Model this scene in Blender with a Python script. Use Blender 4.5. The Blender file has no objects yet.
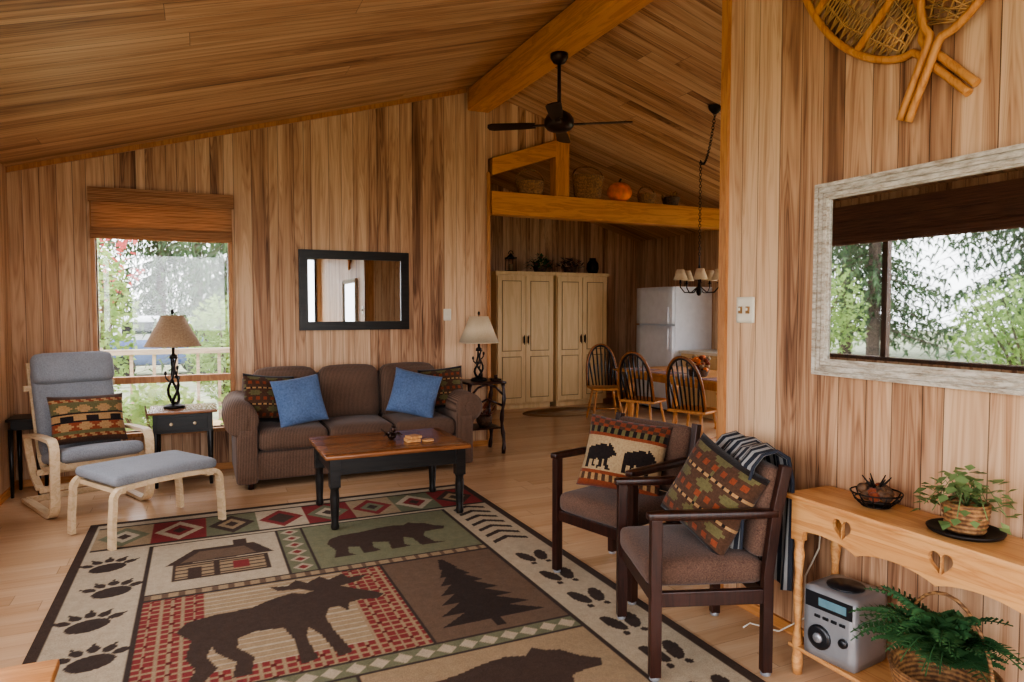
import bpy, bmesh, math, random
import numpy as np
from mathutils import Vector, Matrix
random.seed(7); np.random.seed(7)
pi=math.pi
S=bpy.context.scene

# ------------------------------------------------------------------ helpers
def lin(c):
    o=[]
    for x in c[:3]:
        x=x/255.0
        o.append(x/12.92 if x<=0.04045 else ((x+0.055)/1.055)**2.4)
    return (o[0],o[1],o[2],1.0)

class NT:
    def __init__(s,name):
        s.mat=bpy.data.materials.new(name); s.mat.use_nodes=True
        s.t=s.mat.node_tree; s.b=s.t.nodes['Principled BSDF']; s.out=s.t.nodes['Material Output']
    def n(s,typ,**kw):
        nd=s.t.nodes.new(typ)
        for k,v in kw.items(): setattr(nd,k,v)
        return nd
    def l(s,a,b): s.t.links.new(a,b)
    def setin(s,sock,v):
        if hasattr(v,'is_output'): s.l(v,sock)
        else: sock.default_value=v
    def math(s,op,a,b=0.0,c=0.0):
        nd=s.n('ShaderNodeMath',operation=op)
        for i,v in enumerate((a,b,c)): s.setin(nd.inputs[i],v)
        return nd.outputs[0]
    def mix(s,f,a,b,bt='MIX'):
        nd=s.n('ShaderNodeMix',data_type='RGBA',blend_type=bt)
        s.setin(nd.inputs[0],f); s.setin(nd.inputs[6],a); s.setin(nd.inputs[7],b)
        return nd.outputs[2]
    def xyz(s,coord='Object'):
        tc=s.n('ShaderNodeTexCoord'); sp=s.n('ShaderNodeSeparateXYZ'); s.l(tc.outputs[coord],sp.inputs[0])
        return sp.outputs, tc.outputs[coord]
    def comb(s,x,y,z):
        nd=s.n('ShaderNodeCombineXYZ')
        for i,v in enumerate((x,y,z)): s.setin(nd.inputs[i],v)
        return nd.outputs[0]
    def noise(s,vec,scale=5,detail=4,rough=.5,dist=0):
        nd=s.n('ShaderNodeTexNoise'); s.l(vec,nd.inputs['Vector'])
        nd.inputs['Scale'].default_value=scale; nd.inputs['Detail'].default_value=detail
        nd.inputs['Roughness'].default_value=rough; nd.inputs['Distortion'].default_value=dist
        return nd.outputs['Fac']
    def ramp(s,f,stops,interp='LINEAR'):
        nd=s.n('ShaderNodeValToRGB'); s.l(f,nd.inputs[0]); cr=nd.color_ramp; cr.interpolation=interp
        while len(cr.elements)<len(stops): cr.elements.new(0.5)
        for e,(p,c) in zip(cr.elements,stops):
            e.position=p; e.color=c if len(c)==4 else lin(c)
        return nd.outputs[0]
    def bump(s,h,strength=.3,dist=.01):
        nd=s.n('ShaderNodeBump'); s.l(h,nd.inputs['Height'])
        nd.inputs['Strength'].default_value=strength; nd.inputs['Distance'].default_value=dist
        s.l(nd.outputs[0],s.b.inputs['Normal'])
    def fin(s,col=None,rough=.6,metal=0,spec=None):
        if col is not None: s.setin(s.b.inputs['Base Color'],col)
        s.b.inputs['Roughness'].default_value=rough; s.b.inputs['Metallic'].default_value=metal
        if spec is not None: s.b.inputs['Specular IOR Level'].default_value=spec
        return s.mat

def m_boards(name,wax,lax,width,stops,rough=.55,plank=2.8,stagger=True,grain=1.0,groove=.02,gdark=.35,rnd=.3,split=False):
    t=NT(name); o,v=t.xyz()
    W=o['XYZ'.index(wax)]; L=o['XYZ'.index(lax)]
    w=t.math('DIVIDE',W,width); idx=t.math('FLOOR',w); fr=t.math('FRACT',w)
    wn=t.n('ShaderNodeTexWhiteNoise',noise_dimensions='1D'); t.l(idx,wn.inputs['W'])
    gmask=t.math('LESS_THAN',fr,groove)
    if split:
        sp_=t.math('ADD',t.math('MULTIPLY',wn.outputs['Value'],.4),.3)
        sub=t.math('GREATER_THAN',fr,sp_)
        g2_=t.math('LESS_THAN',t.math('ABSOLUTE',t.math('SUBTRACT',fr,sp_)),groove*.45)
        gmask=t.math('MAXIMUM',gmask,g2_)
        idx=t.math('ADD',idx,t.math('MULTIPLY',sub,.5))
    ls=t.math('DIVIDE',L,plank)
    if stagger: ls=t.math('ADD',ls,wn.outputs['Value'])
    seg=t.math('FLOOR',ls); sfr=t.math('FRACT',ls)
    wn2=t.n('ShaderNodeTexWhiteNoise',noise_dimensions='2D'); t.l(t.comb(idx,seg,0),wn2.inputs['Vector'])
    r=wn2.outputs['Value']
    off=t.math('MULTIPLY',r,37.0)
    g1=t.noise(t.comb(t.math('MULTIPLY',W,46.0),t.math('MULTIPLY',L,1.3),off),1,5,.6,.5)
    g2=t.noise(t.comb(t.math('MULTIPLY',W,9.0),t.math('MULTIPLY',L,.45),off),1,2,.5,1.0)
    rings=t.math('ABSOLUTE',t.math('SINE',t.math('MULTIPLY',g2,40.0)))
    f=t.math('ADD',t.math('MULTIPLY',t.math('SUBTRACT',g1,.5),.7*grain),t.math('MULTIPLY',t.math('SUBTRACT',r,.5),rnd*2))
    f=t.math('ADD',f,t.math('MULTIPLY',t.math('SUBTRACT',rings,.55),.18*grain))
    f=t.math('ADD',f,t.math('MULTIPLY',t.math('SUBTRACT',g2,.5),1.15*grain))
    f=t.math('ADD',f,.56)
    col=t.ramp(f,stops)
    gm=t.math('MAXIMUM',gmask,t.math('LESS_THAN',sfr,.0022 if plank<3.5 else .0006))
    gv=t.math('MULTIPLY',gm,1-gdark)
    col=t.mix(gv,col,lin((50,34,25)))
    t.bump(t.math('SUBTRACT',t.math('MULTIPLY',f,.12),gm),.3,.004)
    return t.fin(col,rough,spec=.3)

def m_wood(name,c1,c2,ax='X',rough=.45,sc=1.0,bumpy=.1):
    t=NT(name); o,v=t.xyz()
    k=[18*sc,18*sc,18*sc]; k['XYZ'.index(ax)]=1.5*sc
    vec=t.comb(*[t.math('MULTIPLY',o[i],k[i]) for i in range(3)])
    g=t.noise(vec,1,5,.6,1.0)
    ring=t.math('ABSOLUTE',t.math('SINE',t.math('MULTIPLY',g,14.0)))
    f=t.math('ADD',t.math('MULTIPLY',g,.6),t.math('MULTIPLY',ring,.3))
    col=t.ramp(f,[(.25,c1),(.75,c2)])
    t.bump(f,bumpy,.003)
    return t.fin(col,rough,spec=.4)

def m_fab(name,c1,c2,sc=90,rough=.95,bs=.4,stripe=None):
    t=NT(name); o,v=t.xyz()
    n=t.noise(v,sc,3,.7); n2=t.noise(v,4,2)
    f=t.math('ADD',t.math('MULTIPLY',n,.75),t.math('MULTIPLY',n2,.3))
    if stripe is not None:
        ax,fq=stripe
        s_=t.math('ABSOLUTE',t.math('SINE',t.math('MULTIPLY',o['XYZ'.index(ax)],fq)))
        f=t.math('ADD',t.math('MULTIPLY',f,.65),t.math('MULTIPLY',s_,.35))
    col=t.ramp(f,[(.3,c1),(.7,c2)])
    t.bump(f,bs,.004)
    t.b.inputs['Sheen Weight'].default_value=.12
    return t.fin(col,rough,spec=.1)

def m_plain(name,c,rough=.5,metal=0,noise=0.08,spec=None,sc=12):
    t=NT(name); o,v=t.xyz(); n=t.noise(v,sc,3)
    c0=tuple(max(0,x*(1-noise)) for x in c); c1=tuple(min(255,x*(1+noise)) for x in c)
    return t.fin(t.ramp(n,[(.3,c0),(.7,c1)]),rough,metal,spec)

def m_leaf(name,c1,c2,tr=.4):
    t=NT(name); o,v=t.xyz(); n=t.noise(v,3,3)
    col=t.ramp(n,[(.3,c1),(.7,c2)])
    t.fin(col,.6,spec=.2)
    tl=t.n('ShaderNodeBsdfTranslucent'); t.l(col,tl.inputs[0])
    mx=t.n('ShaderNodeMixShader'); mx.inputs[0].default_value=tr
    t.l(t.b.outputs[0],mx.inputs[1]); t.l(tl.outputs[0],mx.inputs[2]); t.l(mx.outputs[0],t.out.inputs[0])
    return t.mat

class B:
    def __init__(s): s.v=[];s.f=[];s.m=[];s.s=[]
    def add(s,vs,fs,m=0,M=None,smooth=True):
        k=len(s.v)
        for p in vs:
            p=Vector(p)
            if M is not None: p=M@p
            s.v.append(p[:])
        for i,f in enumerate(fs):
            s.f.append([a+k for a in f]); s.m.append(m[i] if isinstance(m,list) else m); s.s.append(smooth)
    def box(s,x0,x1,y0,y1,z0,z1,m=0,M=None):
        vs=[(x,y,z) for x in (x0,x1) for y in (y0,y1) for z in (z0,z1)]
        fs=[(0,1,3,2),(4,6,7,5),(0,4,5,1),(2,3,7,6),(0,2,6,4),(1,5,7,3)]
        s.add(vs,fs,m,M,False)
    def cbox(s,c,sz,M3=None,m=0):
        M=Matrix.Translation(c)
        if M3 is not None: M=M@M3.to_4x4()
        a,b,d=[q/2 for q in sz]; s.box(-a,a,-b,b,-d,d,m,M)
    def tube(s,pts,r,n=8,m=0,closed=False,M=None,caps=True):
        P=[Vector(p) for p in pts]; N=len(P)
        R=r if isinstance(r,(list,tuple)) else [r]*N
        T=[]
        for i in range(N):
            if closed: d=P[(i+1)%N]-P[i-1]
            else: d=P[min(i+1,N-1)]-P[max(i-1,0)]
            T.append(d.normalized() if d.length>1e-9 else Vector((0,0,1)))
        up=Vector((0,0,1)) if abs(T[0].z)<.9 else Vector((1,0,0))
        nn=(up-T[0]*up.dot(T[0])).normalized(); vs=[]
        for i in range(N):
            nn=(nn-T[i]*nn.dot(T[i]))
            nn=nn.normalized() if nn.length>1e-6 else T[i].orthogonal().normalized()
            b=T[i].cross(nn)
            for j in range(n):
                a=2*pi*j/n; vs.append(P[i]+(nn*math.cos(a)+b*math.sin(a))*R[i])
        fs=[]
        for i in range(N if closed else N-1):
            for j in range(n):
                i2=(i+1)%N
                fs.append((i*n+j,i*n+(j+1)%n,i2*n+(j+1)%n,i2*n+j))
        s.add(vs,fs,m,M)
        if caps and not closed:
            s.add(vs[:n],[tuple(range(n))[::-1]],m,M,False); s.add(vs[-n:],[tuple(range(n))],m,M,False)
    def cyl(s,p0,p1,r0,r1=None,n=14,m=0,M=None):
        s.tube([p0,p1],[r0,r0 if r1 is None else r1],n,m,M=M)
    def ribbon(s,pts,w,t,wd,m=0,M=None):
        P=[Vector(p) for p in pts]; wd=Vector(wd).normalized(); N=len(P); vs=[]
        for i in range(N):
            d=(P[min(i+1,N-1)]-P[max(i-1,0)]).normalized(); nr=d.cross(wd).normalized()
            for a,b in ((-1,-1),(1,-1),(1,1),(-1,1)): vs.append(P[i]+wd*a*w/2+nr*b*t/2)
        fs=[(i*4+j,i*4+(j+1)%4,i*4+4+(j+1)%4,i*4+4+j) for i in range(N-1) for j in range(4)]
        fs+= [(3,2,1,0),(N*4-4,N*4-3,N*4-2,N*4-1)]
        s.add(vs,fs,m,M,False)
    def lathe(s,prof,c=(0,0,0),n=20,m=0,M=None,sx=1,sy=1):
        vs=[];fs=[]
        for r,z in prof:
            for j in range(n):
                a=2*pi*j/n; vs.append((c[0]+r*math.cos(a)*sx,c[1]+r*math.sin(a)*sy,c[2]+z))
        for i in range(len(prof)-1):
            for j in range(n): fs.append((i*n+j,i*n+(j+1)%n,(i+1)*n+(j+1)%n,(i+1)*n+j))
        if prof[0][0]>1e-4: fs.append(tuple(range(n))[::-1])
        s.add(vs,fs,m,M)
    def ell(s,c,r,m=0,nu=16,nv=10,M=None,f=None):
        if not isinstance(r,(tuple,list)): r=(r,r,r)
        vs=[];fs=[]
        for i in range(nv+1):
            ph=pi*i/nv
            for j in range(nu):
                a=2*pi*j/nu; k=f(a,ph) if f else 1
                vs.append((c[0]+r[0]*math.sin(ph)*math.cos(a)*k,c[1]+r[1]*math.sin(ph)*math.sin(a)*k,c[2]+r[2]*math.cos(ph)))
        for i in range(nv):
            for j in range(nu): fs.append((i*nu+j,(i+1)*nu+j,(i+1)*nu+(j+1)%nu,i*nu+(j+1)%nu))
        s.add(vs,fs,m,M)
    def rbox(s,c,sz,r=.04,M3=None,bulge=(0,0,0),n=8,m=0):
        h=[q/2 for q in sz]; r=min(r,min(h)*.99); inn=[q-r for q in h]
        g=[math.sin(pi/2*(2*i/n-1)) for i in range(n+1)]
        M=Matrix.Translation(c)
        if M3 is not None: M=M@M3.to_4x4()
        for ax in range(3):
            for sg in (-1,1):
                vs=[];fs=[]
                for a in g:
                    for b in g:
                        p=[0,0,0]; p[ax]=sg; p[(ax+1)%3]=a; p[(ax+2)%3]=b
                        q=[p[i]*h[i] for i in range(3)]
                        k=[max(-inn[i],min(inn[i],q[i])) for i in range(3)]
                        d=Vector([q[i]-k[i] for i in range(3)])
                        d=d.normalized()*r if d.length>0 else d
                        o=[k[i]+d[i] for i in range(3)]
                        for i in range(3):
                            j1,j2=(i+1)%3,(i+2)%3
                            o[i]+=bulge[i]*p[i]*(1-p[j1]**2)*(1-p[j2]**2)
                        vs.append(o)
                N=n+1
                for i in range(n):
                    for j in range(n):
                        f=(i*N+j,i*N+j+1,(i+1)*N+j+1,(i+1)*N+j)
                        fs.append(f if sg<0 else f[::-1])
                s.add(vs,fs,m,M)
    def prism(s,pts,ax,a0,a1,m=0,M=None):
        def mk(p,a):
            if ax=='y': return (p[0],a,p[1])
            if ax=='x': return (a,p[0],p[1])
            return (p[0],p[1],a)
        n=len(pts); vs=[mk(p,a0) for p in pts]+[mk(p,a1) for p in pts]
        fs=[tuple(range(n)),tuple(range(2*n-1,n-1,-1))]+[(i,i+n,(i+1)%n+n,(i+1)%n) for i in range(n)]
        s.add(vs,fs,m,M,False)
    def pillow(s,w,h,t,M=None,n=30,mf=None,m=0):
        g=[2*i/n-1 for i in range(n+1)]
        for sg in (1,-1):
            vs=[];fs=[];ms=[]
            for a in g:
                for b in g:
                    z=sg*t/2*((1-a**4)*(1-b**4))**.55*(.75+.25*(1-a*a)*(1-b*b))
                    z+=.006*math.sin(5*a+2*b)*(1-a*a)*(1-b*b)
                    ex=1-.06*(1-abs(b)**2)*abs(a); ey=1-.06*(1-abs(a)**2)*abs(b)
                    vs.append((a*w/2*ex,z,b*h/2*ey))
            N=n+1
            for i in range(n):
                for j in range(n):
                    f=(i*N+j,i*N+j+1,(i+1)*N+j+1,(i+1)*N+j)
                    fs.append(f if sg>0 else f[::-1])
                    ms.append(mf((i+.5)/n,(j+.5)/n) if mf else m)
            s.add(vs,fs,ms,M)
    def done(s,name,mats,loc=(0,0,0),rz=0,bevel=0,rot=None,weld=True,normals=True):
        me=bpy.data.meshes.new(name); me.from_pydata(s.v,[],s.f)
        for m in mats: me.materials.append(m)
        me.polygons.foreach_set('material_index',s.m); me.polygons.foreach_set('use_smooth',s.s)
        bm=bmesh.new(); bm.from_mesh(me)
        if weld: bmesh.ops.remove_doubles(bm,verts=bm.verts,dist=1e-5)
        if normals: bmesh.ops.recalc_face_normals(bm,faces=bm.faces)
        bm.to_mesh(me); bm.free()
        o=bpy.data.objects.new(name,me); S.collection.objects.link(o)
        o.location=loc; o.rotation_euler=rot if rot else (0,0,rz)
        if bevel:
            md=o.modifiers.new('bevel','BEVEL'); md.width=bevel; md.segments=2; md.limit_method='ANGLE'; md.angle_limit=math.radians(50)
        return o
def RX(a): return Matrix.Rotation(a,3,'X')
def RY(a): return Matrix.Rotation(a,3,'Y')
def RZ(a): return Matrix.Rotation(a,3,'Z')
def T4(loc,R=None):
    M=Matrix.Translation(loc)
    return M@R.to_4x4() if R is not None else M

# ------------------------------------------------------------------ materials
WST=[(.05,(100,69,50)),(.27,(148,109,82)),(.50,(186,146,113)),(.9,(218,184,150))]
mWX=m_boards('boards_wall_x','X','Z',.24,WST,.5,4.2,False,rnd=.22,split=True,groove=.018,gdark=.25)
mWY=m_boards('boards_wall_y','Y','Z',.24,WST,.5,4.2,False,rnd=.20,split=True,groove=.018,gdark=.25)
CST=[(.05,(98,68,48)),(.27,(146,108,80)),(.50,(184,143,109)),(.9,(212,177,142))]
mCE=m_boards('boards_ceiling','Y','X',.22,CST,.45,5.5,True,rnd=.2,split=True,groove=.02,gdark=.25)
FST=[(.1,(166,131,98)),(.4,(194,157,120)),(.7,(208,174,139)),(1,(220,188,154))]
mFL=m_boards('floor_planks','Y','X',.13,FST,.25,1.4,True,grain=.5,groove=.012,gdark=.5,rnd=.14)
mPine=m_wood('pine_beam',(184,124,70),(216,156,98),'Y',.45)
mPineX=m_wood('pine_beam_x',(184,124,70),(216,156,98),'X',.45)
mPineZ=m_wood('pine_post',(184,124,70),(216,156,98),'Z',.45)
mTrim=m_wood('pine_trim',(160,108,66),(192,138,90),'Z',.45)
mTrimD=m_wood('dark_window_trim',(64,42,28),(98,66,42),'Z',.45)
mOak=m_wood('oak_furniture',(176,116,62),(210,152,90),'Z',.4)
mOakD=m_wood('oak_chair_finish',(118,70,34),(162,104,56),'Z',.4)
mBirch=m_wood('birch_bentwood',(200,172,134),(222,198,164),'Y',.4)
mConsole=m_wood('console_pine',(182,126,76),(214,164,108),'Y',.36)
mDarkW=m_wood('dark_mahogany',(34,18,14),(60,33,25),'Z',.32)
mBlackW=m_wood('black_painted_wood',(20,18,17),(38,34,31),'X',.35)
mCofTop=m_wood('walnut_top',(100,60,36),(152,98,60),'X',.22,.8)
mSofa=m_fab('sofa_brown_weave',(54,40,32),(116,92,77),120,stripe=('X',260))
mTweed=m_fab('tweed_brown',(52,37,31),(112,86,72),160)
mGray=m_fab('gray_cushion_fabric',(106,108,112),(146,148,152),140,bs=.25)
mBlue=m_fab('blue_pillow_fabric',(66,84,116),(102,122,156),60,bs=.2)
mRust=m_fab('pattern_rust',(98,48,32),(132,68,44),90)
mOlive=m_fab('pattern_olive',(76,70,46),(102,94,62),90)
mTan=m_fab('pattern_tan',(128,96,64),(164,128,88),90)
mBrn=m_fab('pattern_brown',(56,38,29),(84,60,45),90)
mBlk=m_fab('pattern_black',(24,20,18),(42,34,32),90)
mCream=m_fab('pattern_cream',(134,112,84),(168,144,110),90)
mShadeF=m_fab('lamp_shade_linen',(196,174,142),(220,202,172),150,bs=.15)
mShadeB=m_fab('lamp_shade_bark',(134,106,82),(176,148,116),90,bs=.3)
mIron=m_plain('dark_iron',(34,28,25),.5,.6)
mBronze=m_plain('bronze_fan',(56,40,32),.4,.7)
mWhite=m_plain('white_enamel',(222,227,232),.3,0,.02)
mWhiteP=m_plain('white_plastic',(222,214,196),.4,0,.02)
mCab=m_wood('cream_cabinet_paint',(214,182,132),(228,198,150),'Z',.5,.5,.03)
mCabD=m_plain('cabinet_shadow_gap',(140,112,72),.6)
mSilver=m_plain('silver_plastic',(160,162,166),.3,.5,.04)
mDkPl=m_plain('dark_plastic',(28,29,33),.3,0,.05)
mLCD=m_plain('blue_grey_display',(96,128,138),.2,0,.05)
mPump=m_plain('pumpkin_orange',(222,118,34),.45,0,.15)
mStem=m_plain('stem_brown',(92,74,40),.8)
mLeafD=m_leaf('fern_green',(42,74,46),(80,122,74),.2)
mLeafI=m_leaf('ivy_green',(76,104,60),(152,174,116),.2)
mCon=m_leaf('conifer_needles',(58,78,56),(104,126,90),.4)
mBroad=m_leaf('broadleaf_green',(104,132,74),(164,184,116),.5)
mRed=m_leaf('red_maple_leaf',(168,70,72),(210,116,108),.5)
mBark=m_plain('bark',(80,68,60),.9,0,.3,sc=20)
mGrass=m_plain('lawn_grass',(132,136,108),.95,0,.2,sc=3)
mDeck=m_wood('weathered_rail',(142,126,106),(176,160,138),'X',.8)
mPaint=m_plain('vehicle_paint_blue',(70,88,130),.3,0,.04)
mPaintW=m_plain('vehicle_paint_white',(210,212,214),.3,0,.04)
mRub=m_plain('tyre_rubber',(30,30,30),.8)
mGlassD=m_plain('dark_window_glass',(40,46,54),.1)
mRaw=m_plain('rawhide_lacing',(170,132,84),.6,0,.2)
t=NT('wicker'); o,v=t.xyz(); n1=t.noise(v,60,3); zz=t.math('SINE',t.math('MULTIPLY',o[2],420.0))
f=t.math('ADD',t.math('MULTIPLY',n1,.8),t.math('MULTIPLY',zz,.12))
t.bump(f,.6,.006); mWick=t.fin(t.ramp(f,[(.25,(92,60,34)),(.7,(182,134,84))]),.7)
t=NT('wicker_dark'); o,v=t.xyz(); n1=t.noise(v,60,3); t.bump(n1,.6,.006); mWickD=t.fin(t.ramp(n1,[(.3,(48,30,20)),(.7,(104,72,46))]),.7)
t=NT('mirror_silver'); o,v=t.xyz(); mMir=t.fin(t.ramp(t.noise(v,2,1),[(.3,(205,208,208)),(.7,(212,214,214))]),.015,1.0)
t=NT('whitewashed_frame'); o,v=t.xyz(); n1=t.noise(t.comb(t.math('MULTIPLY',o[0],60.),t.math('MULTIPLY',o[1],14.),t.math('MULTIPLY',o[2],60.)),1,6,.75)
t.bump(n1,.4,.003); mWash=t.fin(t.ramp(n1,[(.32,(130,114,96)),(.46,(176,166,150)),(.6,(208,202,190))]),.7)
t=NT('woven_wood_blind'); o,v=t.xyz(); st=t.math('SINE',t.math('MULTIPLY',o[2],520.)); n1=t.noise(t.comb(t.math('MULTIPLY',o[0],3.),t.math('MULTIPLY',o[1],3.),t.math('MULTIPLY',o[2],160.)),1,3,.6)
f=t.math('ADD',n1,t.math('MULTIPLY',st,.12)); t.bump(f,.5,.004); cc=t.ramp(f,[(.3,(146,102,72)),(.7,(216,168,128))]); t.fin(cc,.8)
tl=t.n('ShaderNodeBsdfTranslucent'); t.l(cc,tl.inputs[0]); mx=t.n('ShaderNodeMixShader'); mx.inputs[0].default_value=.4
t.l(t.b.outputs[0],mx.inputs[1]); t.l(tl.outputs[0],mx.inputs[2]); t.l(mx.outputs[0],t.out.inputs[0]); mBlind=t.mat
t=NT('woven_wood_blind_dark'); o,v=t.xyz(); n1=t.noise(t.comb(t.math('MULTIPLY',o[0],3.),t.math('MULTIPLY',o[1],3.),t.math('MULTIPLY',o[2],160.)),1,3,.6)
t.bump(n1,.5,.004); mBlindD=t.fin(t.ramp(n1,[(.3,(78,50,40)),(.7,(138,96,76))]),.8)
t=NT('window_glass'); tr=t.n('ShaderNodeBsdfTransparent'); gl=t.n('ShaderNodeBsdfGlossy'); gl.inputs['Roughness'].default_value=.02
mx=t.n('ShaderNodeMixShader'); mx.inputs[0].default_value=.05; t.l(tr.outputs[0],mx.inputs[1]); t.l(gl.outputs[0],mx.inputs[2]); t.l(mx.outputs[0],t.out.inputs[0]); mGlass=t.mat
t=NT('striped_blanket'); o,v=t.xyz(); s1=t.math('SINE',t.math('MULTIPLY',o[0],190.)); s2=t.math('GREATER_THAN',s1,.15)
mStripe=t.fin(t.mix(s2,lin((36,40,50)),lin((150,150,148))),.95); t.bump(t.noise(v,200,2),.3,.003)

# ------------------------------------------------------------------ room shell
RX0=2.77
def zc(x): return 3.9-.291*abs(x-RX0)
XL,XR,YB=-1.42,6.95,6.95
E=.03
b=B(); b.box(-1.6,7.1,-1.8,10.1,-.12,0); b.done('floor',[mFL])
b=B(); b.prism([(-1.6,zc(-1.6)),(RX0,3.9),(RX0,4.02),(-1.6,zc(-1.6)+.12)],'y',-1.8,7.1); b.prism([(1.85,zc(1.85)),(RX0,3.9),(RX0,4.02),(1.85,zc(1.85)+.12)],'y',7.1,10.1)
b.done('ceiling_left_slope',[mCE])
b=B(); b.prism([(RX0,3.9),(7.1,zc(7.1)),(7.1,zc(7.1)+.12),(RX0,4.02)],'y',-1.8,10.1); b.done('ceiling_right_slope',[mCE])
wx0,wx1,wz0,wz1=-.80,.27,.40,2.50
b=B()
b.prism([(XL,0),(wx0,0),(wx0,zc(wx0)+E),(XL,zc(XL)+E)],'y',YB,YB+.12)
b.prism([(wx0,0),(wx1,0),(wx1,wz0),(wx0,wz0)],'y',YB,YB+.12)
b.prism([(wx0,wz1),(wx1,wz1),(wx1,zc(wx1)+E),(wx0,zc(wx0)+E)],'y',YB,YB+.12)
b.prism([(wx1,0),(2.91,0),(2.91,zc(2.91)+E),(RX0,3.9+E),(wx1,zc(wx1)+E)],'y',YB,YB+.12)
b.prism([(2.91,3.15),(3.72,3.43),(3.72,zc(3.72)+E),(2.91,zc(2.91)+E)],'y',YB,YB+.12)
b.done('wall_back',[mWX])
def ywall(name,x0,x1,y0,y1,h,wins,mat):
    b=B(); ys=y0
    for a,c,z0,z1 in sorted(wins):
        b.box(x0,x1,ys,a,0,h); b.box(x0,x1,a,c,0,z0); b.box(x0,x1,a,c,z1,h); ys=c
    b.box(x0,x1,ys,y1,0,h); return b.done(name,[mat])
ywall('wall_left',XL-.12,XL,-1.72,7.07,zc(XL)+.02,[(3.0,5.62,1.02,2.5),(-1.2,2.4,.3,2.5)],mWY)
ywall('wall_right',2.48,2.60,-1.6,2.77,zc(2.48)+.01,[],mWY)
ywall('wall_dining_right',XR,XR+.12,2.65,10.02,zc(XR)+.02,[(3.3,6.8,.5,2.35)],mWY)
b=B(); b.prism([(1.9,0),(XR,0),(XR,zc(XR)+E),(RX0,3.92),(1.9,zc(1.9)+E)],'y',9.9,10.02); b.done('wall_dining_back',[mWX])
b=B(); b.box(1.88,2.0,7.07,9.9,0,zc(1.88)+.01); b.done('wall_kitchen_left',[mWY])
b=B(); b.prism([(2.6,0),(XR,0),(XR,zc(XR)+E),(RX0,3.92),(2.6,zc(2.6)+E)],'y',2.65,2.77); b.done('wall_partition',[mWX])
b=B(); fa,fb,f0,f1=-1.2,2.35,.1,2.6
b.prism([(XL,0),(fa,0),(fa,zc(fa)+E),(XL,zc(XL)+E)],'y',-1.72,-1.6)
b.prism([(fa,0),(fb,0),(fb,f0),(fa,f0)],'y',-1.72,-1.6)
b.prism([(fa,f1),(fb,f1),(fb,zc(fb)+E),(fa,zc(fa)+E)],'y',-1.72,-1.6)
b.prism([(fb,0),(2.6,0),(2.6,zc(2.6)+E),(fb,zc(fb)+E)],'y',-1.72,-1.6)
b.done('wall_front',[mWX])
b=B(); b.box(2.66,2.90,2.79,6.92,3.63,3.86); b.done('ridge_beam',[mPine],bevel=.008)
b=B(); b.box(2.94,6.94,6.91,7.07,2.55,2.80); b.done('truss_beam',[mPineX],bevel=.006)
b=B(); b.box(3.73,3.91,6.92,7.06,2.801,zc(3.91)-.004); b.done('truss_king_post',[mPineZ],bevel=.006)
b=B(); b.prism([(2.94,2.97),(3.725,3.24),(3.725,3.42),(2.94,3.15)],'y',6.90,7.07); b.done('truss_strut',[mPineX])
b=B(); b.box(2.89,2.93,6.93,7.09,0,3.0); b.done('trim_1',[mTrim],bevel=.004)
b=B(); b.prism([(XL,zc(XL)-.045),(2.66,zc(2.66)-.045),(2.66,zc(2.66)),(XL,zc(XL))],'y',6.93,6.95); b.done('trim_2',[mTrim])
b=B(); b.box(2.465,2.615,2.765,2.785,0,3.75); b.box(2.462,2.48,2.735,2.785,0,3.75); b.done('trim_3',[mTrim])
b=B(); b.box(2.462,2.48,-1.6,2.72,0,.05); b.done('baseboard_right',[mPine])
b=B(); b.box(wx1,2.89,6.932,6.95,0,.06); b.box(XL,wx1,6.932,6.95,0,.06); b.done('baseboard_back',[mPineX])
b=B(); b.box(XL,XL+.018,-1.6,6.93,0,.06); b.done('baseboard_left',[mPine])
b=B(); b.box(2.0,XR,9.882,9.9,0,.08); b.done('baseboard_dining_back',[mPineX])
b=B(); b.box(XR-.018,XR,2.77,9.88,0,.08); b.done('baseboard_dining_right',[mPine])
def win_y(name,x0,x1,z0,z1,y,mull=[],bars=[]):
    b=B(); w=.035
    b.box(x0-w,x0,y-.02,y+.1,z0-w,z1+w); b.box(x1,x1+w,y-.02,y+.1,z0-w,z1+w)
    b.box(x0,x1,y-.02,y+.1,z1,z1+w); b.box(x0-.03,x1+.03,y-.05,y+.1,z0-w,z0)
    for m_ in mull: b.box(m_-.025,m_+.025,y+.02,y+.08,z0,z1)
    for m_ in bars: b.box(x0,x1,y-.01,y+.08,m_-.03,m_+.03)
    b.box(x0,x1,y+.055,y+.058,z0,z1,1)
    return b.done(name,[mTrim,mGlass])
def win_x(name,y0,y1,z0,z1,x,mull=[],bars=[],d=-1,mt=None):
    b=B(); w=.035
    X=lambda a,c:(min(x+d*a,x+d*c),max(x+d*a,x+d*c))
    for q in ((y0-w,y0,z0-w,z1+w),(y1,y1+w,z0-w,z1+w),(y0,y1,z1,z1+w),(y0,y1,z0-w,z0)):
        xa,xb=X(-.02,.1); b.box(xa,xb,*q)
    xa,xb=X(.02,.08)
    for m_ in mull: b.box(xa,xb,m_-.03,m_+.03,z0,z1)
    for m_ in bars: b.box(xa,xb,y0,y1,m_-.03,m_+.03)
    xa,xb=X(.055,.058); b.box(xa,xb,y0,y1,z0,z1,1)
    return b.done(name,[mt or mTrim,mGlass])
win_y('window_1',wx0,wx1,wz0,wz1,YB,bars=[.87])
win_x('window_2',3.0,5.62,1.02,2.5,XL,mull=[4.75],mt=mTrimD)
win_x('window_3',-1.2,2.4,.3,2.5,XL,mull=[.6])
win_x('window_4',3.3,6.8,.5,2.35,XR,mull=[5.05],d=1)
win_y('window_5',fa,fb,f0,f1,-1.70,mull=[.55])
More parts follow.
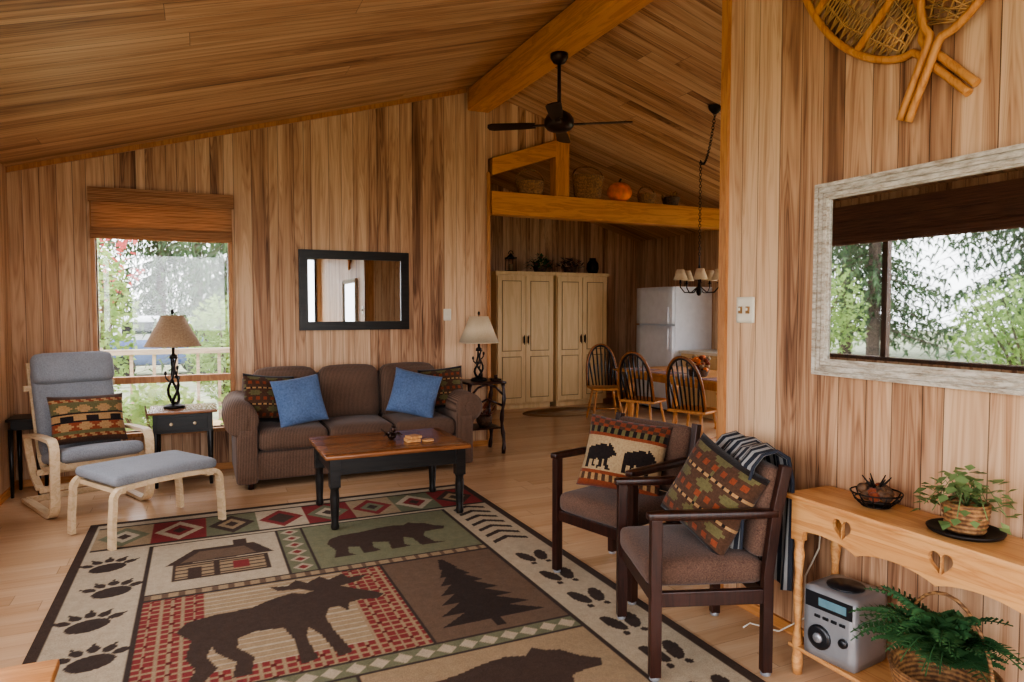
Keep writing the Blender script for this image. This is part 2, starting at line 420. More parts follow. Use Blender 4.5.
b=B(); b.box(wx0-.04,wx1+.05,6.87,6.925,2.44,2.56); b.box(wx0-.02,wx1+.03,6.895,6.915,2.2,2.45)
for i in range(3): b.rbox(((wx0+wx1)/2,6.895,2.2-.03*i),(wx1-wx0+.06,.05,.045),.018,n=4)
b.done('woven_window_blind',[mBlind])
b=B(); b.box(XL+.022,XL+.075,2.95,5.7,2.44,2.60); b.box(XL+.025,XL+.045,2.97,5.66,2.24,2.47)
for i in range(3): b.rbox((XL+.05,4.32,2.27-.03*i),(.05,2.72,.045),.018,n=4)
b.done('woven_window_blind',[mBlindD])

# ------------------------------------------------------------------ rug
x0,x1,y0,y1=-.70,2.04,1.79,5.45
nx,ny=343,458
gx=np.linspace(x0,x1,nx); gy=np.linspace(y0,y1,ny); GX,GY=np.meshgrid(gx,gy)
def L3(c): return np.array(lin(c)[:3])
beige=L3((174,158,134)); dark=L3((74,60,52)); red=L3((128,58,56)); olive=L3((112,110,86)); brn=L3((108,88,72)); tan=L3((152,130,102)); char=L3((68,57,51))
C=np.zeros((ny,nx,3)); C[:]=beige
def rect(a,c,d,e,col): 
    m=(GX>=a)&(GX<c)&(GY>=d)&(GY<e); C[m]=col; return m
def inpoly(P,X,Y):
    ins=np.zeros(X.shape,bool); n=len(P); j=n-1
    for i in range(n):
        xi,yi=P[i]; xj,yj=P[j]
        if yi!=yj:
            ins^=((yi>Y)!=(yj>Y))&(X<(xj-xi)*(Y-yi)/(yj-yi)+xi)
        j=i
    return ins
def poly(P,col,ox=0,oy=0,sx=1,sy=1): 
    Q=[(ox+a*sx,oy+c*sy) for a,c in P]; C[inpoly(Q,GX,GY)]=col
def ell(cx,cy,rx,ry,col,a=0):
    ca,sa=math.cos(a),math.sin(a); u=(GX-cx)*ca+(GY-cy)*sa; w=-(GX-cx)*sa+(GY-cy)*ca
    C[(u/rx)**2+(w/ry)**2<1]=col
MOOSE=[(4,56),(8,66),(20,70),(36,71),(46,78),(56,82),(62,78),(66,80),(60,86),(50,88),(46,96),(55,93),(60,100),(65,93),(72,100),(76,93),(84,99),(86,91),(96,92),(90,84),(80,81),(86,74),(94,66),(98,60),(94,55),(86,58),(80,56),(78,46),(75,54),(70,54),(67,44),(68,28),(72,2),(66,0),(62,26),(58,36),(56,24),(58,2),(51,0),(51,24),(48,40),(36,42),(29,38),(28,28),(34,16),(32,0),(25,0),(27,14),(20,26),(18,34),(16,24),(20,12),(14,0),(8,0),(12,14),(8,26),(10,44)]
BEAR=[(0,44),(4,58),(14,66),(30,68),(46,74),(58,76),(68,72),(74,80),(78,74),(86,70),(92,58),(100,50),(97,42),(88,42),(80,40),(76,28),(80,4),(88,0),(68,0),(66,24),(60,32),(56,10),(60,2),(44,0),(46,24),(34,30),(32,14),(36,2),(22,0),(22,22),(14,26),(12,8),(16,0),(0,0),(4,20)]
C[(GX<x0+.055)|(GX>x1-.055)|(GY<y0+.055)|(GY>y1-.055)]=dark
def blocks(ya,yb):
    cols=[tan,red,olive,beige,red,tan,olive,red]; w=(2.0+.62)/8
    for i in range(8):
        a=-.63+i*w; rect(a,a+w,ya,yb,cols[i]); cx=a+w/2; cy=(ya+yb)/2
        d=np.abs(GX-cx)/(w*.46)+np.abs(GY-cy)/((yb-ya)*.46)
        C[d<1]=[olive,beige,dark,red,olive,red,beige,dark][i]; C[d<.62]=[beige,red,tan,dark,beige,olive,red,tan][i]; C[d<.3]=dark
    rect(-.63,1.99,ya-.03,ya,char); rect(-.63,1.99,yb,yb+.025,char)
blocks(4.86,5.30)
rect(-.30,1.64,1.95,4.80,char)
rect(-.28,.44,3.97,4.78,beige); rect(.46,.60,3.97,4.78,olive); rect(.62,1.62,3.97,4.78,olive*1.1)
for i in range(6):
    d=np.abs(GX-.53)/.06+np.abs(GY-(4.05+i*.135))/.06; C[d<1]=beige*.9; C[d<.5]=red
poly([(-.2,4.38),(-.05,4.62),(.30,4.62),(.40,4.40)],dark); rect(-.16,.36,4.12,4.38,dark)
rect(-.14,.06,4.14,4.36,tan); rect(.09,.34,4.14,4.36,tan)
for k in range(4): rect(-.16,.36,4.16+k*.055,4.172+k*.055,dark)
rect(-.08,-.01,4.14,4.30,dark); rect(.16,.25,4.2,4.32,red); rect(.18,.26,4.6,4.72,dark)
poly([(-.12,4.40),(-.02,4.57),(.24,4.57),(.30,4.42)],brn)
rect(-.28,1.62,3.90,3.955,tan)
for i in range(24): rect(-.28+i*.08,-.25+i*.08,3.90,3.955,brn)
poly(BEAR,dark,.72,4.12,.0080,.0060)
m=rect(-.28,.93,2.86,3.88,red)
pl=m&((np.mod(GX,.05)<.014)|(np.mod(GY,.05)<.014)); C[pl]=tan
pl=m&((np.mod(GX+.05,.10)<.02)&(np.mod(GY+.05,.10)<.02)); C[pl]=red*.55
rect(.0,.70,3.0,3.88,tan*1.02)
m2=(GX>.0)&(GX<.70)&(GY>3.0)&(GY<3.88)&(np.mod(GY,.05)<.010); C[m2]=beige
poly(MOOSE,dark,-.16,2.92,.0104,.0094)
rect(.95,1.62,2.86,3.88,brn)
for k in range(7):
    w=.27-.036*k; yb=2.98+k*.115; poly([(1.285-w,yb),(1.285+w,yb),(1.285+w*.25,yb+.15),(1.285-w*.25,yb+.15)],char*.75)
rect(1.26,1.31,2.9,3.0,char*.75)
rect(-.28,1.62,2.74,2.84,olive)
for i in range(19):
    d=np.abs(GX-(-.23+i*.1))/.045+np.abs(GY-2.79)/.045; C[d<1]=beige
rect(-.28,.55,1.97,2.72,olive); rect(.57,1.62,1.97,2.72,tan)
poly(BEAR,dark,.66,2.1,.0088,.0068); poly(BEAR,dark,-.22,2.1,.0068,.0062)
for k in range(7):
    cy=2.1+k*.40; cx=-.47+(.03 if k%2 else -.03)
    ell(cx,cy,.095,.07,char,.3)
    for q in range(5):
        a=2.5-q*.5+.1; ell(cx+.13*math.cos(a),cy+.13*math.sin(a),.026,.036,char,a-pi/2)
        ell(cx+.175*math.cos(a),cy+.175*math.sin(a),.008,.016,char,a-pi/2)
for k in range(7):
    yy=3.95+k*.125; poly([(1.70,yy),(1.82,yy+.07),(1.94,yy),(1.94,yy+.045),(1.82,yy+.12),(1.70,yy+.045)],char)
for k in range(6):
    yy=2.05+k*.32
    ell(1.77,yy,.038,.085,char,.25); ell(1.87,yy,.038,.085,char,-.25)
    ell(1.77,yy-.11,.018,.02,char); ell(1.87,yy-.11,.018,.02,char)
vs=np.zeros((ny*nx,3)); vs[:,0]=GX.ravel(); vs[:,1]=GY.ravel(); vs[:,2]=.012
I=np.arange(ny*nx).reshape(ny,nx); fs=np.stack([I[:-1,:-1],I[:-1,1:],I[1:,1:],I[1:,:-1]],-1).reshape(-1,4)
me=bpy.data.meshes.new('area_rug'); nv=len(vs)
ring=list(I[0,:])+list(I[1:,-1])+list(I[-1,-2::-1])+list(I[-2:0:-1,0])
low=vs[ring].copy(); low[:,2]=0.0005
av=np.vstack([vs,low]); fl=fs.tolist(); R_=len(ring)
for i in range(R_): fl.append([int(ring[i]),nv+i,nv+(i+1)%R_,int(ring[(i+1)%R_])])
me.from_pydata(av.tolist(),[],fl)
ca=me.color_attributes.new('weave','FLOAT_COLOR','POINT')
cc=np.ones((len(av),4),dtype=np.float32); cc[:nv,:3]=C.reshape(-1,3); cc[nv:,:3]=dark
ca.data.foreach_set('color',cc.ravel())
t=NT('rug_weave'); at=t.n('ShaderNodeAttribute'); at.attribute_name='weave'; o,v=t.xyz()
n1=t.noise(v,220,2,.6); n2=t.noise(v,25,3,.6)
f=t.math('ADD',t.math('ADD',t.math('MULTIPLY',n1,.9),t.math('MULTIPLY',n2,.4)),.28)
g=t.comb(f,f,f); t.bump(n1,.5,.004)
me.materials.append(t.fin(t.mix(1.0,at.outputs['Color'],g,'MULTIPLY'),.95,spec=.1))
ob=bpy.data.objects.new('area_rug',me); S.collection.objects.link(ob)

# ------------------------------------------------------------------ sofa
b=B()
b.rbox((0,0,.19),(2.0,.86,.24),.03)
for i in (-1,0,1):
    b.rbox((i*.585,-.13,.40),(.58,.64,.17),.055,bulge=(0,.01,.025),n=10)
    b.rbox((i*.585,.19,.70),(.585,.24,.52),.10,M3=RX(-.17),bulge=(0,.05,.02),n=10)
b.rbox((0,.37,.50),(1.9,.17,.78),.06)
for sx in (-1,1):
    b.rbox((sx*.96,-.02,.32),(.17,.88,.54),.03)
    b.tube([(sx*1.0,-.46,.585),(sx*1.0,-.455,.585),(sx*1.0,0,.59),(sx*.99,.42,.62)],[.10,.135,.14,.13],20)
    b.cyl((sx*1.0,-.472,.585),(sx*1.0,-.45,.585),.05,n=16)
    b.rbox((sx*.965,-.45,.30),(.12,.03,.42),.012,n=4)
    for fy in (-.38,.38): b.cyl((sx*.93,fy,0),(sx*.93,fy,.09),.025,.032,m=1)
b.done('brown_sofa',[mSofa,mDarkW],(1.31,6.44,0))
def pat(u,v):
    i=int(u*30); j=int(v*30)
    if j<3 or j>26: return 3
    if j in (3,4,25,26): return 0 if (i+j)%4<2 else 2
    if j in (5,6,23,24): return 1
    if 7<=j<=11: return 2 if abs((i%8)-4)+abs(j-9)<3.4 else 0
    if 18<=j<=22: return 2 if abs((i%8)-4)+abs(j-20)<3.4 else 1
    if j in (12,17): return 4
    return 4 if abs((i%10)-5)<3 and j in(13,14,15) else 2
def patdark(u,v):
    i=int(u*30); j=int(v*30)
    if j<2 or j>27: return 4
    if j%10 in (3,4): return 0 if (i//2)%2 else 3
    if j%10 in (6,7,8): return 1 if abs((i%10)-5)+abs(j%10-7)<3.2 else 3
    if j%10==0: return 2 if i%3 else 4
    if i%15==0: return 1
    return 3
def inb(P,x,y):
    ins=False; j=len(P)-1
    for i in range(len(P)):
        xi,yi=P[i]; xj,yj=P[j]
        if (yi>y)!=(yj>y) and x<(xj-xi)*(y-yi)/(yj-yi)+xi: ins=not ins
        j=i
    return ins
def patbear(u,v):
    i=int(u*44); j=int(v*44)
    if j<4: return 0
    if j<8: return 3 if (i//2)%2 else 2
    if j<10: return 0
    if 30<j<33: return 0
    if 33<=j<37: return 4 if (i//2)%2 else 1
    if j>=37: return 0 if (i//3+j//3)%2 else 3
    for ox in (.06,.54):
        if inb(BEAR,(u-ox)/.40*100,(v-.26)/.44*100): return 4
    return 5
PM=[mRust,mOlive,mTan,mBrn,mBlk,mCream]
def pil(name,w,h,t_,loc,rz,rx,ry=0,mf=None,mats=None,n=30):
    b=B(); b.pillow(w,h,t_,n=n,mf=mf); o=b.done(name,mats or PM,loc)
    o.rotation_euler=(RZ(rz)@RX(rx)@RY(ry)).to_euler(); return o
pil('patterned_throw_pillow',.46,.44,.16,(.56,6.37,.715),.25,-.32,.12,patdark)
pil('blue_throw_pillow',.43,.43,.17,(.80,6.20,.705),.15,-.35,-.12,None,[mBlue])
pil('blue_throw_pillow',.45,.43,.17,(1.84,6.20,.715),-.25,-.35,.24,None,[mBlue])
pil('patterned_throw_pillow',.44,.42,.15,(2.17,6.37,.73),-.3,-.32,-.1,patdark)

# ------------------------------------------------------------------ coffee table
b=B(); hx,hy=.52,.39
b.rbox((0,0,.50),(2*hx,2*hy,.035),.012,n=6,m=0)
for k in (-.26,0,.26): b.box(-hx+.01,hx-.01,k-.002,k+.002,.517,.5185,1)
b.box(-.45,.45,-.335,-.31,.37,.483,1); b.box(-.45,.45,.31,.335,.37,.483,1); b.box(-.465,-.44,-.32,.32,.37,.483,1); b.box(.44,.465,-.32,.32,.37,.483,1)
for sx in (-1,1):
    for sy in (-1,1):
        b.lathe([(.024,0),(.030,.02),(.024,.05),(.028,.12),(.032,.22),(.028,.27),(.036,.29),(.036,.30)],(sx*.45,sy*.32,0),16,1)
        b.box(sx*.45-.035,sx*.45+.035,sy*.32-.035,sy*.32+.035,.29,.483,1)
b.done('coffee_table',[mCofTop,mBlackW],(1.27,4.98,.0125),bevel=.003)
b=B(); b.cbox((0,0,.012),(.10,.10,.022),m=0); b.cbox((.01,.0,.034),(.09,.09,.018),RZ(.3),m=0); b.cyl((.11,-.03,.001),(.11,-.03,.012),.045,m=0); b.done('drink_coasters',[mConsole],(1.42,4.85,.5315))
b=B()
for k in range(7):
    a=k*.9; b.tube([(0,0,.02),(.05*math.cos(a),.05*math.sin(a),.05),(.08*math.cos(a),.08*math.sin(a),.03+.05*(k%2))],[.012,.008,.004],6)
b.ell((0,0,.03),(.035,.035,.03)); b.ell((.02,.03,.07),(.02,.02,.025)); b.done('tabletop_ornament',[mBronze],(1.30,4.98,.5315))

# ------------------------------------------------------------------ bentwood armchair and footstool
b=B()
for sx in (-1,1):
    X=sx*.315
    path=[(.40,.018),(.1,.018),(-.22,.018)]+[(-.24-.13*math.sin(a),.148-.13*math.cos(a)) for a in [i*pi/2/6 for i in range(7)]]+[(-.38,.3),(-.385,.46)]
    path+=[(-.305-.08*math.cos(a),.49+.08*math.sin(a)) for a in [i*pi/2/6 for i in range(7)]]+[(-.1,.568),(.12,.555),(.32,.53)]
    b.ribbon([(X,p,q) for p,q in path],.06,.026,(1,0,0),0)
    Xi=sx*.265
    b.ribbon([(Xi,p,q) for p,q in [(-.36,.41),(-.2,.355),(0,.31),(.10,.315),(.17,.38),(.24,.55),(.32,.78),(.40,1.0),(.43,1.08)]],.04,.024,(1,0,0),0)
    b.ribbon([(X,p,q) for p,q in [(.33,.54),(.27,.40),(.16,.25),(.0,.17)]],.05,.024,(1,0,0),0)
for p,q in [(-.33,.385),(.06,.29),(.36,.90),(.0,.17),(.36,.03)]: b.box(-.32,.32,p-.015,p+.015,q-.03,q+.012,0)
b.rbox((0,-.13,.415),(.56,.56,.10),.045,M3=RX(-.17),bulge=(0,0,.015),n=10,m=1)
b.rbox((0,.225,.72),(.56,.11,.70),.045,M3=RX(-.33),bulge=(0,.02,0),n=10,m=1)
b.rbox((0,.275,1.04),(.57,.14,.25),.06,M3=RX(-.33),n=8,m=1)
for q in (.58,.78,.93): b.rbox((0,.10+(q-.5)*.36,q),(.50,.02,.012),.005,M3=RX(-.33),n=4,m=1)
ang=math.atan2(.4,.92)
CH=(-.80,6.15,0)
b.done('bentwood_armchair',[mBirch,mGray],CH,ang)
Mc=Matrix.Translation(CH)@Matrix.Rotation(ang,4,'Z')
pl_=Mc@Vector((0,-.05,.665))
pil('patterned_throw_pillow',.52,.38,.15,pl_[:],ang,-.35,.03,pat)
b=B()
for sy in (-1,1):
    Y=sy*.27
    pth=[(-.375,.0),(-.37,.15),(-.36,.27)]+[(-.29-.07*math.cos(a),.30+.07*math.sin(a)) for a in [i*pi/2/5 for i in range(6)]]+[(-.1,.38),(.1,.38)]+[(.29+.07*math.sin(a),.30+.07*math.cos(a)) for a in [i*pi/2/5 for i in range(6)]]+[(.36,.27),(.37,.15),(.375,0)]
    b.ribbon([(p,Y,q) for p,q in pth],.055,.03,(0,1,0),0)
for X in (-.3,.3): b.box(X-.025,X+.025,-.26,.26,.33,.36,0)
b.rbox((0,0,.412),(.70,.56,.075),.035,bulge=(0,0,.01),n=10,m=1)
b.done('bentwood_footstool',[mBirch,mGray],(-.33,5.26,.0125),math.radians(31))

# ------------------------------------------------------------------ end tables and lamps
b=B()
b.rbox((0,0,.635),(.54,.50,.025),.008,n=4,m=0)
b.box(-.23,.23,-.21,.21,.46,.62,1); b.box(-.19,.19,-.222,-.21,.485,.60,1)
for s_ in (-.09,.09): b.ell((s_,-.235,.54),.014,2,10,6)
for sx in (-1,1):
    for sy in (-1,1): b.tube([(sx*.21,sy*.19,0),(sx*.21,sy*.19,.47)],[.014,.024],8,1)
b.box(-.2,.2,-.18,.18,.12,.135,1)
b.done('end_table',[mCofTop,mBlackW,mBirch],(-.13,6.60,0),bevel=.003)
def shade(b,z0,z1,r0,r1,m,n=28):
    b.lathe([(r0,z0),(r1,z1),(r1-.004,z1),(r0-.004,z0),(r0,z0)],(0,0,0),n,m)
    b.tube([(r0*math.cos(2*pi*i/n),r0*math.sin(2*pi*i/n),z0) for i in range(n)],.004,6,m,closed=True)
    b.tube([(r1*math.cos(2*pi*i/n),r1*math.sin(2*pi*i/n),z1) for i in range(n)],.004,6,m,closed=True)
def twiglamp(name,loc,h,z0,z1,r0,r1,ms):
    b=B()
    b.lathe([(.0,0),(.085,0),(.09,.012),(.07,.025),(.03,.035),(.02,.05)],(0,0,0),20,0)
    for k in range(3):
        a0=k*2.1; pts=[(.03*math.cos(a0+q*4)*(1+.6*math.sin(q*6)),.03*math.sin(a0+q*4)*(1+.6*math.sin(q*6)),.04+q*(h-.06)) for q in [i/10 for i in range(11)]]
        b.tube(pts,[.013-.005*i/10 for i in range(11)],7,0)
        a=a0+1; b.tube([(.02*math.cos(a),.02*math.sin(a),h*.35+k*.05),(.06*math.cos(a),.06*math.sin(a),h*.45+k*.05),(.07*math.cos(a),.07*math.sin(a),h*.55+k*.05)],[.008,.006,.004],6,0)
        b.ell((.065*math.cos(a),.065*math.sin(a),h*.55+k*.05),(.012,.012,.02),0,8,6)
    b.lathe([(.0,h-.03),(.035,h-.03),(.03,h),(.012,h+.01),(.012,z0+.05)],(0,0,0),14,0)
    b.cyl((0,0,z0),(0,0,z1+.02),.005,m=0,n=6)
    for a in (0,2.1,4.2): b.cyl((0,0,z1-.01),(r1*math.cos(a),r1*math.sin(a),z1-.01),.003,m=0,n=5)
    b.ell((0,0,z1+.035),(.014,.014,.022),0,8,6)
    shade(b,z0,z1,r0,r1,1)
    return b.done(name,[mIron,ms],loc)
twiglamp('table_lamp',(-.20,6.62,.6485),.46,.54,.80,.225,.09,mShadeB)
b=B()
b.rbox((0,0,.745),(.42,.40,.028),.008,n=4,m=0); b.box(-.17,.17,-.16,.16,.26,.275,0)
for sx in (-1,1):
    for sy in (-1,1):
        pts=[(sx*(.18+.012*math.sin(q*9)),sy*(.17+.012*math.cos(q*9)),q*.735) for q in [i/14 for i in range(15)]]
        b.tube(pts,[.02+.005*math.sin(i*1.9) for i in range(15)],8,0)
    b.tube([(sx*.18,-.17,.62),(sx*.10,-.17,.70),(0,-.17,.735)],.012,6,0)
b.tube([(-.18,-.17,.5),(0,-.18,.58),(.18,-.17,.5)],.012,6,0)
b.done('rustic_side_table',[mDarkW],(2.70,6.66,0))
twiglamp('table_lamp',(2.68,6.66,.7595),.34,.40,.67,.21,.10,mShadeF)
b=B(); b.lathe([(.05,0),(.08,.05),(.085,.10),(.075,.11)],(0,0,0),14,0)
for k in range(40):
    a=random.random()*2*pi; r=.04+random.random()*.08; z=.11+random.random()*.12
    M=T4((r*math.cos(a),r*math.sin(a),z),RZ(a)@RY(random.uniform(-1,.3)))
    b.add([(0,-.02,0),(.05,0,.01),(0,.02,0),(-.03,0,0)],[(0,1,2,3)],1,M)
b.done('potted_plant',[mWickD,mRust],(2.72,6.62,.276),normals=False)
b=B(); b.cbox((0,0,.012),(.10,.07,.02)); b.cyl((-.0,.0,.022),(0,0,.06),.018,m=0); b.done('small_trinket_box',[mBronze],(2.83,6.56,.7595))
b=B(); b.rbox((0,0,.62),(.24,.34,.025),.008,n=4); b.box(-.09,.09,-.14,.14,.54,.608)
for sx in (-1,1):
    for sy in (-1,1): b.tube([(sx*.09,sy*.14,0),(sx*.09,sy*.14,.55)],[.012,.02],8)
b.done('corner_side_table',[mBlackW],(-1.28,6.70,0))

# ------------------------------------------------------------------ wall mirrors / switches / snowshoes
b=B(); a0,a1,z0,z1=.90,2.0,1.30,2.09; w=.085
b.box(a0,a1,6.91,6.948,z0,z0+w,0); b.box(a0,a1,6.91,6.948,z1-w,z1,0); b.box(a0,a0+w,6.91,6.948,z0+w,z1-w,0); b.box(a1-w,a1,6.91,6.948,z0+w,z1-w,0)
b.box(a0+w,a1-w,6.93,6.945,z0+w,z1-w,1)
b.done('black_framed_mirror',[mBlackW,mMir])
b=B(); q0,q1,z0,z1=1.02,2.165,1.22,2.04; w=.07
for (ya,yb,za,zb) in ((q0,q1,z0,z0+w),(q0,q1,z1-w,z1),(q0,q0+w,z0+w,z1-w),(q1-w,q1,z0+w,z1-w)): b.box(2.45,2.478,ya,yb,za,zb,0)
for k,(e,h) in enumerate(((.0,.010),(.024,.006),(.046,.010))):
    g_=.016
    for (ya,yb,za,zb) in ((q0+e,q1-e,z0+e,z0+e+g_),(q0+e,q1-e,z1-e-g_,z1-e),(q0+e,q0+e+g_,z0+e+g_+.0005,z1-e-g_-.0005),(q1-e-g_,q1-e,z0+e+g_+.0005,z1-e-g_-.0005)): b.box(2.45-h,2.4495,ya,yb,za,zb,0)
b.box(2.460,2.466,q0+w,q1-w,z0+w,z1-w,1)
b.done('whitewashed_wall_mirror',[mWash,mMir],weld=False)
b=B(); b.rbox((0,0,0),(.085,.012,.125),.005,n=4); b.cbox((0,-.012,.0),(.012,.018,.025),m=0); b.done('light_switch',[mWhiteP],(2.43,6.942,1.45))
b=B(); b.rbox((0,0,0),(.012,.12,.13),.005,n=4)
for dy in (.025,-.025): b.cbox((-.010,dy,.0),(.012,.018,.035),m=1); b.cbox((-.014,dy,.004),(.02,.009,.014))
b.done('light_switch',[mWhiteP,mTan],(2.473,2.60,1.50))
def snowshoe(tail,d,xx):
    d=Vector(d).normalized(); pr=Vector((0,-d.z,d.y)); b=B(); Lg=1.10; s0=.27
    def w(s):
        if s<s0: return .018
        q=(s-s0)/(1-s0)
        return .018+.14*math.sin(pi*min(q,1)**.85)**.7 if q<1 else .002
    def P(s,side,e=0): return Vector((xx,tail[0],tail[1]))+d*(s*Lg)+pr*side*w(s)+Vector((e,0,0))
    ss=[i/48 for i in range(49)]
    b.tube([P(s,1) for s in ss]+[P(s,-1) for s in reversed(ss[:-1])],.0155,8,0)
    n=20
    for i in range(n):
        s1=s0+.05+(.93-s0)*i/n
        for k in (.07,0,-.07):
            s2=min(.97,max(s0+.03,s1+k)); b.tube([P(s1,1),P(s2,-1)],.0042,4,1)
    for s1 in (.48,.76): b.ribbon([P(s1,1.02),P(s1,-1.02)],.03,.012,tuple(d),0)
    for q in (-.6,-.2,.2,.6):
        b.tube([P(s0+.05,q),P(.6,q),P(.93,q)],.0042,4,1)
    return b.done('wooden_snowshoe',[mOak,mRaw])
snowshoe((1.52,2.27),(0,.66,.68),2.462)
snowshoe((1.75,2.21),(0,-.38,.92),2.43)

# ------------------------------------------------------------------ guest armchairs
def guest(loc,rz):
    b=B()
    for sx in (-1,1):
        X=sx*.275
        b.box(X-.02,X+.02,-.265,-.22,0.015,.655,0)
        b.ribbon([(X,.22,.015),(X,.22,.42),(X,.25,.66),(X,.29,.86)],.038,.042,(1,0,0),0)
        b.rbox((X,-.01,.668),(.052,.54,.036),.012,n=4,m=0)
        b.box(X-.014,X+.014,-.23,.21,.30,.36,0)
        for fy in (-.243,.22): b.lathe([(.018,0),(.022,.004),(.02,.018)],(X,fy,0),10,2)
    b.box(-.26,.26,-.25,-.225,.30,.36,0); b.box(-.26,.26,.20,.23,.30,.36,0)
    b.rbox((0,-.02,.415),(.50,.50,.11),.04,bulge=(0,0,.02),n=10,m=1)
    b.rbox((0,.235,.66),(.51,.08,.38),.035,M3=RX(-.2),bulge=(0,.015,0),n=10,m=1)
    return b.done('wooden_guest_armchair',[mDarkW,mTweed,mSilver],loc,rz,bevel=.004)
G1=(1.965,2.375,.0); r1=math.radians(-110)
G2=(2.135,3.16,.0); r2=math.radians(-75)
guest((G1[0],G1[1],.0125),r1); guest((G2[0],G2[1],.0125),r2)
def on(G,r,p): return (Matrix.Translation(G)@Matrix.Rotation(r,4,'Z')@Vector(p))[:]
pil('patterned_throw_pillow',.42,.40,.17,on(G1,r1,(.05,.07,.70)),r1+.5,-.36,.35,patdark)
pil('bear_throw_pillow',.48,.42,.15,on(G2,r2,(-.04,.05,.675)),r2+.45,-.38,.10,patbear,n=44)
b=B(); Mm=40; vs=[];fs=[]
prof=[(.14,.50),(.15,.62),(.17,.74),(.20,.84),(.24,.885),(.30,.90),(.345,.87),(.36,.78),(.36,.66),(.355,.55),(.35,.42),(.345,.32)]
for i,(p,q) in enumerate(prof):
    for j in range(Mm+1):
        x=-.24+.47*j/Mm; wv=.012*math.sin(j*.7+i*.4)
        vs.append((x,p+wv-.01,q+.008*math.sin(j*.5)))
for i in range(len(prof)-1):
    for j in range(Mm): fs.append((i*(Mm+1)+j,i*(Mm+1)+j+1,(i+1)*(Mm+1)+j+1,(i+1)*(Mm+1)+j))
b.add(vs,fs,0); o=b.done('striped_blanket',[mStripe],(G1[0],G1[1],.01),r1,normals=False)
md=o.modifiers.new('thick','SOLIDIFY'); md.thickness=.012; md.offset=1

# ------------------------------------------------------------------ console table with heart cutouts
b=B(); ya,yb=.80,2.07; xa,xb=2.19,2.458; H=.75
b.rbox(((xa+xb)/2,(ya+yb)/2,H-.014),(xb-xa,yb-ya,.028),.01,n=4)
yl,yr=ya+.03,yb-.03
def botz(y):
    q=(y-yl)/(yr-yl)
    if q<.045 or q>.955: return .56
    return .582+.032*abs(math.sin(q*pi*4))**.7
HP=[(math.sin(pi*i/400)**3,(13*math.cos(pi*i/400)-5*math.cos(2*pi*i/400)-2*math.cos(3*pi*i/400)-math.cos(4*pi*i/400))/15) for i in range(401)]
def heartspan(u):
    u=abs(u); zs=[]
    for a,c in zip(HP[:-1],HP[1:]):
        if (a[0]-u)*(c[0]-u)<=0 and a[0]!=c[0]:
            zs.append(a[1]+(c[1]-a[1])*(u-a[0])/(c[0]-a[0]))
    return min(zs),max(zs)
hearts=(1.80,1.42,1.04); hs=.042; hz=.668
ys_=[yl+(yr-yl)*i/120 for i in range(121)]
for hc in hearts:
    ys_+= [hc+hs*k/12 for k in range(-12,13)]
ys_=sorted(set(round(y,6) for y in ys_))
def slab(y0_,y1_,za,zb,zc_,zd):
    vs=[(x,y,z) for x in (2.205,2.222) for (y,z) in ((y0_,za),(y1_,zb),(y1_,zd),(y0_,zc_))]
    b.add(vs,[(0,1,2,3),(7,6,5,4),(0,4,5,1),(3,2,6,7)],0,None,False)
for i in range(len(ys_)-1):
    p,q=ys_[i],ys_[i+1]; mid=(p+q)/2; hit=None
    for hc in hearts:
        if abs(mid-hc)<hs: hit=hc
    if hit is None: slab(p,q,botz(p),botz(q),.722,.722)
    else:
        ep=1e-4
        sp_=heartspan(max(-1+ep,min(1-ep,(p-hit)/hs))); sq_=heartspan(max(-1+ep,min(1-ep,(q-hit)/hs)))
        slab(p,q,botz(p),botz(q),hz+sp_[0]*hs,hz+sq_[0]*hs); slab(p,q,hz+sp_[1]*hs,hz+sq_[1]*hs,.722,.722)
b.box(2.222,2.44,yb-.052,yb-.034,.60,.722); b.box(2.222,2.44,ya+.034,ya+.052,.60,.722)
for X in (2.225,2.435):
    for Y in (ya+.055,yb-.055):
        b.box(X-.02+.003,X+.02,Y-.02,Y+.018,.56,.722)
        b.lathe([(.018,0),(.022,.05),(.018,.10),(.022,.14),(.013,.2),(.02,.33),(.014,.42),(.022,.50),(.017,.53),(.02,.56)],(X,Y,0),14)
b.rbox((2.33,(ya+yb)/2,.115),(.25,yb-ya-.04,.022),.008,n=4)
b.done('heart_console_table',[mConsole],weld=False)
b=B(); 
b.rbox((0,0,.14),(.22,.22,.28),.012,n=4,m=0)
b.box(-.113,-.11,-.098,.098,.20,.262,1); b.box(-.115,-.112,-.075,.04,.215,.247,2)
b.lathe([(0,-.001),(.048,0),(.048,.008),(.034,.012),(0,.010)],(0,0,0),22,1,M=T4((-.11,.035,.09),RY(-pi/2)))
b.lathe([(0,.012),(.02,.012),(.018,.02),(0,.02)],(0,0,0),18,0,M=T4((-.11,.035,.09),RY(-pi/2)))
b.lathe([(0,0),(.018,0),(.017,.012),(0,.012)],(0,0,0),16,1,M=T4((-.11,-.065,.105),RY(-pi/2)))
for k in range(4): b.cbox((-.114,-.06+k*.035,.172),(.006,.022,.01),m=1)
b.lathe([(.07,0),(.07,.006),(.0,.006)],(0,0,0),20,1,M=T4((0,0,.281)))
b.done('compact_stereo',[mSilver,mDkPl,mLCD],(2.31,1.86,.127),.12)
def basket(b,r0,r1,h,c=(0,0,0),m=0,n=24,sx=1,sy=1):
    prof=[]; K=int(h/.008)
    for i in range(K+1):
        q=i/K; prof.append((r0+(r1-r0)*q**.7+.003*(i%2),h*q))
    prof+= [(r1+.006,h+.004),(r1-.002,h+.01),(r1-.012,h),(r0*.9,.01),(0,.01)]
    b.lathe([(0,0)]+prof,c,n,m,sx=sx,sy=sy)
